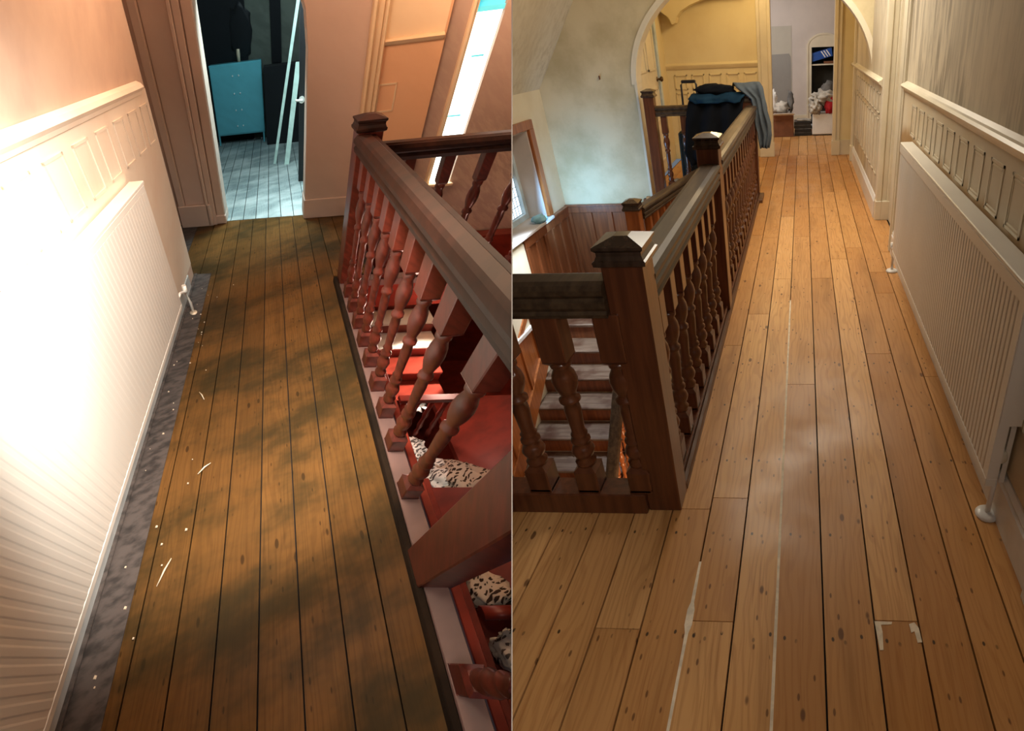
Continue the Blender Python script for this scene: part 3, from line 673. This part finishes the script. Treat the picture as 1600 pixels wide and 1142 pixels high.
# far-room clutter
t = thing('cardboard_box', 'brown cardboard box on the far room floor left of the black cases', 'box', (-.32, 9.95, 0))
link('box_body', MB().box(-.50, -.155, 9.82, 10.12, 0, .33, .006), 'card', t); link('flap', MB().poly8([(-.5, 9.82, .325), (-.155, 9.82, .325), (-.12, 9.74, .36), (-.46, 9.74, .36), (-.5, 9.82, .335), (-.155, 9.82, .335), (-.12, 9.74, .37), (-.46, 9.74, .37)]), 'paperw', t, label='white flap')
link('box_panel', MB().box(-.49, -.165, 9.81, 9.82, .26, .33), 'card', t)
solo('cloth_bundle', blob(MB(), (-.36, 9.93, .42), (.13, .10, .10), 3, .4, 2.4, 3, .335), 'cloth1', 'white crumpled cloth lying open on top of the cardboard box', 'cloth')
solo('teapot_bundle', blob(MB(), (-.47, 9.95, .52), (.055, .06, .17), 6, .4, 2.8, 3, .34), 'paperw', 'tall crumpled white plastic bag at the left of the cardboard box top', 'bag')
solo('wrapped_figure', blob(MB(), (-.20, 10.0, .50), (.05, .05, .16), 9, .45, 3, 3, .34), 'grey', 'narrow upright grey-white wrapped bundle at the right of the cardboard box top', 'bundle')
for k, (z0, z1, dx, m_) in enumerate(((0, .095, 0, 'black'), (.097, .115, .01, 'grey'), (.117, .215, -.01, 'black'))):
    t = thing('flat_case', ('black flat case on the floor at the bottom of the stack', 'thin grey case sandwiched between the two black cases', 'black flat case on top of the stack')[k] + ' beside the cardboard box', 'case', (0, 10.0, z0), R)
    link('case_body', MB().box(-.135 + dx, .145 + dx, 9.88, 10.2, z0, z1, .006), m_, t)
    if m_ == 'black': link('case_seam', MB().box(-.137 + dx, .147 + dx, 9.876, 10.2, z0 + .045, z0 + .052), 'grey', t)
solo('paper_sheets', MB().box(-.08, .12, 9.92, 10.12, .219, .235).box(-.10, .06, 9.90, 10.10, .235, .245), 'cloth1', 'loose pale papers on top of the stacked black cases', 'papers')
t = thing('white_box', 'white storage box under the heap of clothes in the far room', 'box', (.36, 9.9, 0))
link('box_body', MB().box(.155, .60, 9.85, 10.2, .02, .33, .008), 'whitegloss', t); link('base', MB().box(.17, .59, 9.87, 10.18, 0, .02), 'grey', t)
solo('striped_garment', blob(MB(), (.42, 10.02, .68), (.13, .12, .11), 11, .35), 'grey', 'grey and black garment on the very top of the clothes heap', 'garment')
solo('white_sheet', blob(MB(), (.34, 9.94, .56), (.21, .14, .10), 14, .45, 2.2, 4), 'cloth1', 'off-white rumpled sheet across the middle of the clothes heap', 'sheet')
solo('beige_sheet', blob(MB(), (.21, 9.90, .43), (.10, .12, .12), 17, .5, 2.6, 4, .30), 'cloth1', 'beige bunched sheet hanging over the left corner of the white storage box', 'sheet')
solo('dark_garment', blob(MB(), (.17, 9.92, .30), (.035, .05, .13), 19, .4, 2.4, 3, .16), 'blackc', 'black garment drooping at the left side of the white storage box', 'garment')
solo('red_garment', blob(MB(), (.44, 9.86, .45), (.09, .07, .13), 21, .35, 2.2, 3, .331), 'red', 'bright red garment at the right front of the clothes heap', 'garment')

# clothes over the far newel and suitcase
def drape(pts, depth, seed, amp=.02):
    def f(u, v):
        i = min(int(u * (len(pts) - 1)), len(pts) - 2); fu = u * (len(pts) - 1) - i
        a_, b_ = pts[i], pts[i + 1]; xl = a_[0] + (b_[0] - a_[0]) * fu; xr = a_[1] + (b_[1] - a_[1]) * fu; z = a_[2] + (b_[2] - a_[2]) * fu; y = a_[3] + (b_[3] - a_[3]) * fu
        x = xl + (xr - xl) * v
        wv = amp * math.sin(v * 17 + seed + 3 * u) * (.3 + u) + amp * noise.noise(Vector((v * 5, u * 4, seed))) * 2
        return (x, y + wv, z + amp * .5 * noise.noise(Vector((v * 4, u * 3, seed + 5))))
    return f
t = thing('suitcase', 'dark green wheeled suitcase with raised black pull handle behind the far railing', 'suitcase', (-1.18, 6.35, 0))
mb = MB().box(-1.34, -1.02, 6.3, 6.55, .05, .62, .02)
for k in range(6): mb.box(-1.33 + k * .05, -1.315 + k * .05, 6.293, 6.30, .08, .60)
link('shell', mb, 'green', t)
link('pull_handle', MB().tube([(-1.27, 6.4, .6), (-1.27, 6.4, 1.06), (-1.255, 6.4, 1.085), (-1.125, 6.4, 1.085), (-1.11, 6.4, 1.06), (-1.11, 6.4, .6)], .011).box(-1.265, -1.115, 6.375, 6.425, 1.075, 1.105, .008), 'black', t)
for x in (-1.30, -1.06): link('wheel', MB().lathe((x, 6.30, .03), [(-.012, .03), (.012, .03)], 12, 'x'), 'black', t)
mb = MB(); mb.grid(drape([(-1.0, -.62, .90, 6.12), (-1.05, -.56, .985, 6.02), (-1.12, -.575, .955, 5.90), (-1.15, -.60, .80, 5.86), (-1.17, -.66, .62, 5.86), (-1.20, -.78, .47, 5.87), (-1.13, -.92, .36, 5.88)], 0, 2), 22, 26, .012)
solo('black_jacket', mb, 'blackc', 'black jacket hanging over the far railing in front of the suitcase', 'jacket')
solo('dark_scarf', blob(MB(), (-.86, 5.99, 1.035), (.19, .09, .055), 31, .3, 2.2, 3), 'blackc', 'black bunched garment on top of the blue cloth on the far railing', 'garment')
mb = MB(); mb.grid(drape([(-.98, -.56, 1.0, 6.06), (-1.08, -.54, 1.015, 5.95), (-1.11, -.58, .975, 5.845), (-1.04, -.60, .935, 5.83)], 0, 5, .012), 14, 22, .01)
solo('blue_cloth', mb, 'navy', 'teal-blue cloth folded across the shoulders of the black jacket', 'cloth')
mb = MB(); mb.grid(drape([(-.70, -.47, 1.06, 6.10), (-.68, -.42, 1.095, 6.0), (-.64, -.38, 1.05, 5.90), (-.50, -.365, .95, 5.895), (-.485, -.345, .84, 5.89), (-.475, -.31, .72, 5.885), (-.44, -.315, .62, 5.885), (-.42, -.345, .50, 5.89)], 0, 8, .016), 26, 18, .012)
solo('grey_towel', mb, 'greyb', 'grey-blue fleece hanging over the far newel post to its right', 'towel')
solo('face_mask', blob(MB(), (XW + .00, 5.42, -.035), (.07, .10, .035), 41, .4, 2.6, 3, -.064), 'mask', 'crumpled pale blue paper on the window sill', 'paper')
t = thing('trainer', 'pale brown shoe beside the foot of the far tall newel', 'shoe', (-1.42, 6.35, 0))
link('upper', blob(MB(), (-1.40, 6.32, .07), (.09, .10, .06), 44, .25, 2, 3, .02), 'cloth1', t); link('sole', MB().box(-1.48, -1.32, 6.22, 6.42, 0, .02, .006), 'black', t)
struct('trim_wall_nail', MB().lathe((-2.02, 6.09, 1.18), [(-.012, .006), (.012, .006)], 8, 'y').box(-2.024, -2.016, 6.085, 6.10, 1.155, 1.19), 'gwood')

exec_left = True
# =================================================================== UNFINISHED LANDING (L)  coordinates: a across, b along, c up
cl = [-.795, -.62, -.58 + .0]
cl = [-.94, -.74, -.585, -.432, -.28, -.126, .026, .181, .335, .470]
boards('floor_unfinished', 'Lfl', L, cl, lambda x: [(-.6, 3.80)], 11, gapw=.006)
boards('floor_unfinished_pier', 'Lfl', L, [.47, .62, .77], lambda x: [(2.45, 3.80)], 12, gapw=.006)
boards('floor_blue_room', 'Lflb', L, [-1.45 + .15 * k for k in range(16)], lambda x: [(3.81, 8.0)], 13, gapw=.008)
struct('floor_unfinished_sub', MB().box(-1.0, .47, -.6, 3.8, -.09, -.021).box(-1.5, .95, 3.8, 8.0, -.09, -.021).box(.47, .85, 2.5, 3.8, -.09, -.021), 'gap', L)
struct('trim_dark_strip', MB().box(-.795, -.635, -.6, 2.62, 0, .004).box(-.795, -.765, -.6, 2.62, .004, .016, .003), 'Lgrime', L)
struct('wall_left', MB().box(-1.0, -.795, -.6, 2.59, 0, 2.6), 'Lwall', L)
struct('wall_left_dado', MB().box(-.795, -.792, -.6, 2.59, .13, 1.33), 'Lwhite', L)
struct('baseboard_left', MB().box(-.793, -.782, -.6, 2.4, 0, .13, .003), 'Lskirt', L)
mb = MB(); mb.prism([(-.792, -.6, 1.31), (-.775, -.6, 1.315), (-.768, -.6, 1.33), (-.752, -.6, 1.345), (-.765, -.6, 1.362), (-.792, -.6, 1.375)], (0, 0, 0), (0, 3.05, 0)); struct('trim_9', mb, 'Lwhite', L)
mb = MB()
for k in range(9):
    b = .50 + k * .235; rect_frame(mb, 'x', -.792, b, b + .15, 1.065, 1.265, .010, .006)
struct('trim_10', mb, 'Lwhite', L)
# radiator
t = thing('radiator', 'glaring white ribbed radiator on the left wall of the unfinished landing', 'radiator', (-.72, .8, 0), L)
mb = MB(); y0, y1, zb, zt = -.5, 1.83, .20, 1.005; n = 64; xs = []
for i in range(n):
    ya = y0 + .02 + (y1 - y0 - .04) * i / n; wv = (y1 - y0 - .04) / n; xs += [(ya, -.702), (ya + wv * .45, -.702), (ya + wv * .58, -.7034), (ya + wv * .88, -.7034)]
mb.prism([(-.735, y0, 0), (-.702, y0, 0)] + [(x, y, 0) for y, x in xs] + [(-.702, y1, 0), (-.735, y1, 0)], (0, 0, zb + .03), (0, 0, zt - .03))
mb.box(-.735, -.701, y0, y1, zb, zb + .03, .003).box(-.735, -.701, y0, y1, zt - .03, zt, .003)
link('front_panel', mb, 'Lrad', t); link('back_panel', MB().box(-.775, -.760, y0, y1 - .02, zb, zt - .01), 'Lrad', t)
link('top_grille', MB().box(-.780, -.698, y0, y1 + .006, zt, zt + .016, .003), 'Lrad', t); link('side_cover', MB().box(-.775, -.705, y1 - .004, y1 + .004, .4, zt), 'Lrad', t)
link('pipe', MB().tube([(-.70, 2.02, 0), (-.70, 2.02, .10), (-.715, 2.0, .22), (-.718, 1.90, .27), (-.718, 1.83, .27)], .011), 'Lrad', t)
link('valve', MB().lathe((-.705, 1.99, .22), [(0, .014), (.012, .019), (.06, .016)], 12), 'Lrad', t)
link('pipe_collar', MB().lathe((-.70, 2.02, .004), [(0, .03), (.008, .03), (.012, .012)], 16), 'chip', t)
# pilaster and pier of the opening
struct('wall_recess', MB().box(-1.60, -1.5, 2.59, 3.80, 0, 2.6).box(-1.5, -.8, 2.45, 2.588, 0, 2.6), 'Lpil', L)
struct('floor_recess', MB().box(-1.5, -.94, 2.59, 3.80, -.05, -.0005), 'Lgrime', L)
mb = MB().box(-1.5, -1.0, 3.80, 3.98, 0, 2.6).box(-1.11, -1.03, 3.70, 3.9, 0, 2.6, .010).box(-1.03, -.80, 3.735, 3.9, 0, 2.6, .006).box(-.80, -.765, 3.69, 3.9, 0, 2.6, .008).box(-.765, -.70, 3.715, 3.95, 0, 2.6, .006).box(-.70, -.595, 3.74, 4.0, 0, 2.6, .012)
mb.box(-1.12, -.74, 3.69, 3.9, 0, .24, .01).box(-.75, -.59, 3.73, 4.0, 0, .10, .01)
struct('trim_11', mb, 'Lpil', L)
pts = [(.315, 3.71, 0), (.80, 3.71, 0), (.80, 3.71, 2.6), (-.6, 3.71, 2.6), (-.6, 3.71, 2.2), (-.3, 3.71, 2.15), (.0, 3.71, 2.03), (.2, 3.71, 1.82), (.29, 3.71, 1.60), (.315, 3.71, 1.38)]
struct('wall_pier', MB().prism(pts, (0, 0, 0), (0, .26, 0)), 'Lpil', L)
mb = MB().box(.305, .80, 3.695, 3.97, 0, .20, .006); struct('baseboard_pier', mb, 'Lpil', L)
struct('trim_12', MB().box(.80, .835, 3.66, 3.9, -.3, 2.6, .008).box(.835, .90, 3.70, 3.9, -.3, 2.6, .006).box(.90, .93, 3.67, 3.9, -.3, 2.6, .008), 'Lyel', L)
# blue room beyond
struct('wall_blue_room', MB().box(-1.6, 1.2, 8.0, 8.1, 0, 2.8).box(-1.7, -1.6, 3.98, 8.0, 0, 2.8).box(.95, 1.05, 3.98, 8.0, 0, 2.8), 'Lgreyw', L)
struct('ceiling_unfinished', MB().box(-1.7, 1.2, -.6, 8.1, 2.8, 2.9), 'Lwall', L)
t = thing('blue_cabinet', 'pale blue metal cabinet on legs standing in the dark room beyond the opening', 'cabinet', (-.64, 7.7, 0), L)
link('body', MB().box(-1.10, -.165, 7.60, 7.95, .16, 1.185, .006), 'Lblue', t)
link('door', MB().box(-1.09, -.175, 7.588, 7.60, .18, 1.165, .004), 'Lblue', t)
for k in range(4):
    for j in (0, 1): link('knob', MB().lathe((-.69 + j * .11, 7.588, .30 + k * .24), [(-.02, .010), (-.012, .014), (0, .006)], 8, 'y'), 'white', t, label='white knob')
for x in (-1.08, -.19): link('leg', MB().box(x - .015, x + .015, 7.61, 7.64, 0, .16), 'Lblue', t)
solo('bottle', MB().lathe((-.56, 7.72, 1.186), [(0, .028), (.10, .034), (.15, .030), (.16, .026)], 12), 'chip', 'small pale beaker standing on the blue cabinet', 'bottle', L)
t = thing('black_wardrobe', 'black wardrobe looming behind the blue cabinet', 'wardrobe', (-1, 7.97, 0), L)
link('body', MB().box(-1.58, -.40, 7.955, 7.995, 0, 2.7), 'Lblack', t); link('bag', blob(MB(), (-.50, 7.96, 1.55), (.20, .03, .35), 5, .2), 'Lblack', t)
solo('black_pillar', MB().box(.02, .20, 7.93, 7.99, 1.1, 2.8, .01), 'Lblack', 'narrow black pillar shape on the grey back wall', 'pillar', L)  # pillar shape added for a dark vertical band
solo('black_infill', MB().box(-.13, .85, 7.3, 7.9, 0, 1.10, .01), 'Lblack', 'low black chest standing for the dark to the right of the blue cabinet', 'infill', L)  # block added to fill a low dark area
P0 = Vector((-.01, 5.99, .012)); P1 = Vector((.42, 6.45, 2.05))
def plank(p0, p1, w_): 
    p0, p1 = Vector(p0), Vector(p1); q = [p0 + Vector((-w_, 0, 0)), p0 + Vector((w_, 0, 0)), p0 + Vector((w_, .018, 0)), p0 + Vector((-w_, .018, 0))]
    return MB().poly8(q + [x + (p1 - p0) for x in q])
solo('white_trim_length', plank((-.0, 5.99, 0), (.52, 6.5, 2.3), .022), 'Lgreen', 'taller pale trim length leaning in the doorway, left of the pair', 'trim', L)
solo('pale_batten', plank((.195, 5.89, 0), (.40, 6.3, 1.17), .038), 'Lgreen', 'shorter broad pale batten leaning in the doorway, right of the pair', 'batten', L)
t = thing('door_lever', 'white door handle on the dark door edge at the right of the opening', 'handle', (.5, 5.2, .9), L)
link('lever', MB().tube([(.36, 5.0, .90), (.36, 4.93, .90), (.28, 4.93, .905)], .012).lathe((.36, 5.0, .90), [(-.01, .035), (0, .035)], 14, 'y'), 'paperw', t)
struct('door_3', MB().box(.33, .42, 5.0, 5.05, 0, 2.4), 'Lblack', L)

# balustrade
t = thing('landing_balustrade', 'red-brown balustrade with capped newel along the grimy unfinished landing', 'balustrade', (.53, 1, 0), L)
newel(t, .56, 2.30, 0, 1.065, .072, 'Lgw', 'Lrl', .9); newel(t, .525, .27, 0, .97, .062, 'Lgw', 'Lrl', .2)
LR = [(-.058, 0), (.058, 0), (.062, .018), (.052, .030), (.066, .044), (.066, .060), (.050, .078), (.030, .083), (-.022, .083), (-.034, .075), (-.052, .078), (-.066, .060), (-.066, .044), (-.052, .030), (-.062, .018)]
link('handrail', rail((.535, -.3, .965), (.535, 2.24, .965), 1.0, LR), 'Lrl', t)
link('base_rail', MB().box(.485, .572, -.5, 2.24, 0, .058, .003), 'Lblock', t)
link('floor_kerb', MB().box(.455, .485, -.5, 2.36, 0, .05, .004), 'Lkerb', t)
lb = link('baluster', baluster((.527, 2.07), .058, .97, .036, .88), 'Lgw', t)
for b in (1.885, 1.70, 1.52, 1.34, 1.155, .975, .785, .56, -.03): dup_part(lb, (0, b - 2.07, 0))
t = thing('cross_balustrade', 'red-brown railing running right from the newel of the unfinished landing', 'balustrade', (1.1, 2.3, 0), L)
link('handrail', rail((.632, 2.30, .895), (2.4, 2.30, .885), 1.05, LR), 'Lrl', t)
link('base_rail', MB().box(.632, 2.4, 2.26, 2.345, 0, .058, .003), 'Lblock', t)
lc = link('baluster', baluster((.84, 2.30), .058, .90, .032, 1.0), 'Lgw', t)
for k in range(1, 7): dup_part(lc, (.235 * k, 0, 0))
# walls of the unfinished well
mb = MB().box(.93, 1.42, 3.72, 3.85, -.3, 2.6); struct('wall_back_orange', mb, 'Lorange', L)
struct('wall_back_yellow', MB().box(.935, 1.40, 3.715, 3.72, 1.375, 2.6), 'Lyel', L)
mb = MB(); mb.prism([(.93, 3.72, 1.335), (.93, 3.70, 1.34), (.93, 3.68, 1.36), (.93, 3.70, 1.375), (.93, 3.72, 1.38)], (0, 0, 0), (.47, 0, 0)); rect_frame(mb, 'y', 3.72, .94, 1.10, .9, 1.10, .012, -.006)
struct('trim_13', mb, 'Lyel', L)
mb = MB().box(1.42, 1.60, 3.75, 3.86, -.6, 2.6).box(1.84, 4.2, 3.75, 3.86, -.9, 2.6).box(1.60, 1.84, 3.75, 3.86, -.9, .24)
struct('wall_window', mb, 'Lpink', L)
struct('trim_14', MB().box(1.575, 1.60, 3.72, 3.80, .2, 2.6, .003).box(1.57, 1.86, 3.70, 3.80, .22, .245, .004).box(1.60, 1.625, 3.74, 3.76, .245, 2.6), 'Lyel', L)
struct('window_3', MB().box(1.625, 1.84, 3.79, 3.80, .245, 1.46), 'Lwin', L); struct('window_4', MB().box(1.625, 1.84, 3.79, 3.80, 1.49, 2.6), 'Lteal', L)
struct('trim_15', MB().box(1.61, 1.85, 3.77, 3.79, 1.46, 1.49).box(1.70, 1.80, 3.782, 3.79, 1.20, 1.212).box(1.64, 1.76, 3.782, 3.79, .80, .812), 'Lteal', L)
mb = MB(); mb.prism([(1.60, 3.75, .16), (3.0, 3.75, -.78), (3.0, 3.75, -.90), (1.60, 3.75, .07)], (0, -.02, 0), (0, 0, 0)); struct('trim_16', mb, 'Lyel', L)
struct('trim_17', MB().box(.60, .64, -.6, 2.24, -.28, -.0, .004).box(.60, 4.0, 2.345, 2.36, -.28, 0), 'Lred', L)
struct('wall_lower', MB().box(.50, .60, -.6, 3.7, -2.4, -.28), 'Lred', L)
struct('wall_lower_back', MB().box(.6, 4.2, 3.6, 3.74, -2.4, -.31), 'Lred', L)
struct('wall_lower_right', MB().box(4.1, 4.2, -.6, 3.74, -2.4, 2.6), 'Lpink', L)
struct('floor_lower', MB().box(.5, 4.2, -.6, 3.74, -2.5, -2.4), 'Lred', L)
# lower flight in red
t = thing('lower_stairs', 'red-lit wooden stair treads seen through the spindles of the unfinished landing', 'staircase', (1.3, 2.6, -1.2), L)
for k in range(5):
    link('tread', MB().box(.66, 1.62, 2.86 - k * .23, 3.11 - k * .23, -.62 - k * .14, -.59 - k * .14, .006), 'Lwhite' if k < 3 else 'Lred', t)  # upper treads coloured pale to stand for the light on them
    link('riser', MB().box(.66, 1.62, 2.88 - k * .23, 2.89 - k * .23, -.76 - k * .14, -.62 - k * .14), 'Lred', t)
t = thing('lower_railing', 'small red railing with spindles far down the well of the unfinished landing', 'balustrade', (1.2, 1.55, -1.2), L)
link('handrail', MB().box(.92, 1.50, 1.52, 1.58, -.63, -.59, .004), 'Lred', t)
for k in range(5): link('spindle', MB().lathe((.97 + k * .11, 1.55, -1.2), [(0, .022), (.10, .022), (.13, .012), (.2, .024), (.3, .014), (.36, .024), (.45, .016), (.57, .022)], 10), 'Lred', t)
struct('floor_red_landing', MB().box(1.50, 2.6, .95, 2.0, -1.26, -1.20), 'Lred', L)
solo('spotted_throw', blob(MB(), (1.42, 1.15, -1.22), (.24, .16, .10), 51, .35, 2.2, 4), 'Lleo', 'brown leopard-spotted throw heaped on the red lower landing', 'throw', L)
solo('pale_spotted_rug', blob(MB(), (1.22, 1.18, -1.20), (.14, .16, .07), 53, .35, 2.2, 4), 'Lrug', 'white black-spotted cloth left of the leopard throw', 'cloth', L)
solo('glaring_rug', blob(MB(), (1.30, 2.15, -1.22), (.16, .30, .05), 55, .3, 2.2, 4), 'Lrug', 'brightly lit white rug further down the well', 'rug', L)
solo('patterned_cloth', blob(MB(), (1.12, 1.42, -1.18), (.12, .10, .06), 57, .35, 2.4, 4), 'Lrug', 'small white patterned cloth under the lower railing', 'cloth', L)
solo('dark_spotted_cushion', blob(MB(), (1.06, .30, -.70), (.12, .10, .07), 59, .3, 2.2, 4), 'Lleo', 'dark spotted cushion low at the right edge by the big dark spindle', 'cushion', L)
solo('second_cushion', blob(MB(), (1.10, .06, -.72), (.10, .08, .06), 61, .3, 2.2, 4), 'Lrug', 'black and white cushion below the dark spotted one', 'cushion', L)
struct('trim_18', MB().box(.80, .93, -.6, .9, -.66, -.60, .004).box(.93, 1.4, -.6, .9, -.80, -.76), 'Lred', L)
struct('trim_19', MB().tube([(.95, .20, -.60), (1.5, .22, -.60)], .03), 'Lred', L)
# debris along the grimy strip
rnd = random.Random(5); tpl = None
for k in range(34):
    b = rnd.uniform(-.1, 2.4); a_ = rnd.uniform(-.74, -.60) if rnd.random() < .8 else rnd.uniform(-.6, -.4); s_ = rnd.uniform(.002, .006)
    solo('plaster_chip', MB().poly8([(a_ - s_, b - s_, .004), (a_ + s_ * .8, b - s_ * .7, .004), (a_ + s_, b + s_, .004), (a_ - s_ * .6, b + s_ * 1.2, .004), (a_ - s_ * .7, b - s_ * .5, .008), (a_ + s_ * .5, b - s_ * .5, .008), (a_ + s_ * .6, b + s_ * .6, .007), (a_ - s_ * .4, b + s_ * .8, .008)]), 'chip', 'tiny pale plaster chip scattered along the grimy strip beside the left wall', 'chip', L, 'plaster chips on the dark strip')
for k, (a_, b, dx, dy, lab) in enumerate(((-.505, 1.17, .02, -.03, 'short pale splinter on the grimy boards, highest of the three large ones'), (-.42, .70, .03, .03, 'thin curled pale splinter on the grimy boards, midway down'), (-.525, .25, -.02, -.05, 'thick pale splinter on the grimy boards, nearest the bottom'))):
    solo('wood_splinter', MB().tube([(a_ - dx, b - dy, .006), (a_, b + .006, .008), (a_ + dx, b + dy, .006)], [.002, .0042, .0015], 6), 'chip', lab, 'splinter', L)

# =================================================================== finish: cut what would pass through the partition
bpy.context.view_layer.update()
roots = {}
for o in COL.objects:
    q = o
    while q.parent: q = q.parent
    roots[o.name] = PLC.get(q.name)
dead = []; names = [o.name for o in COL.objects if o.type == 'MESH' and not o.name.startswith('wall_divider_added')]
for nm in names:
    o = COL.objects[nm]; s = roots[nm].side; mw = o.matrix_world.copy()
    ds = [s * nrm.dot(mw @ v.co - CAM) for v in o.data.vertices]
    if min(ds) >= .0007: continue
    if max(ds) < .0007: dead.append(nm); continue
    bm = bmesh.new(); bm.from_mesh(o.data)
    co = mw.inverted() @ (CAM + nrm * s * .0007); no = (mw.to_3x3().transposed() @ nrm).normalized() * s
    r = bmesh.ops.bisect_plane(bm, geom=bm.verts[:] + bm.edges[:] + bm.faces[:], plane_co=co, plane_no=no, clear_inner=True)
    ed = [e for e in r['geom_cut'] if isinstance(e, bmesh.types.BMEdge)]
    if ed: bmesh.ops.holes_fill(bm, edges=ed)
    if len(bm.faces) == 0: bm.free(); dead.append(nm); continue
    me = bpy.data.meshes.new(o.data.name)
    for m in o.data.materials: me.materials.append(m)
    bm.to_mesh(me); bm.free(); o.data = me
for nm in dead: bpy.data.objects.remove(COL.objects[nm])
for nm in [o.name for o in COL.objects if o.type == 'EMPTY']:
    o = COL.objects[nm]
    if not any(c.parent == o for c in COL.objects): bpy.data.objects.remove(o)
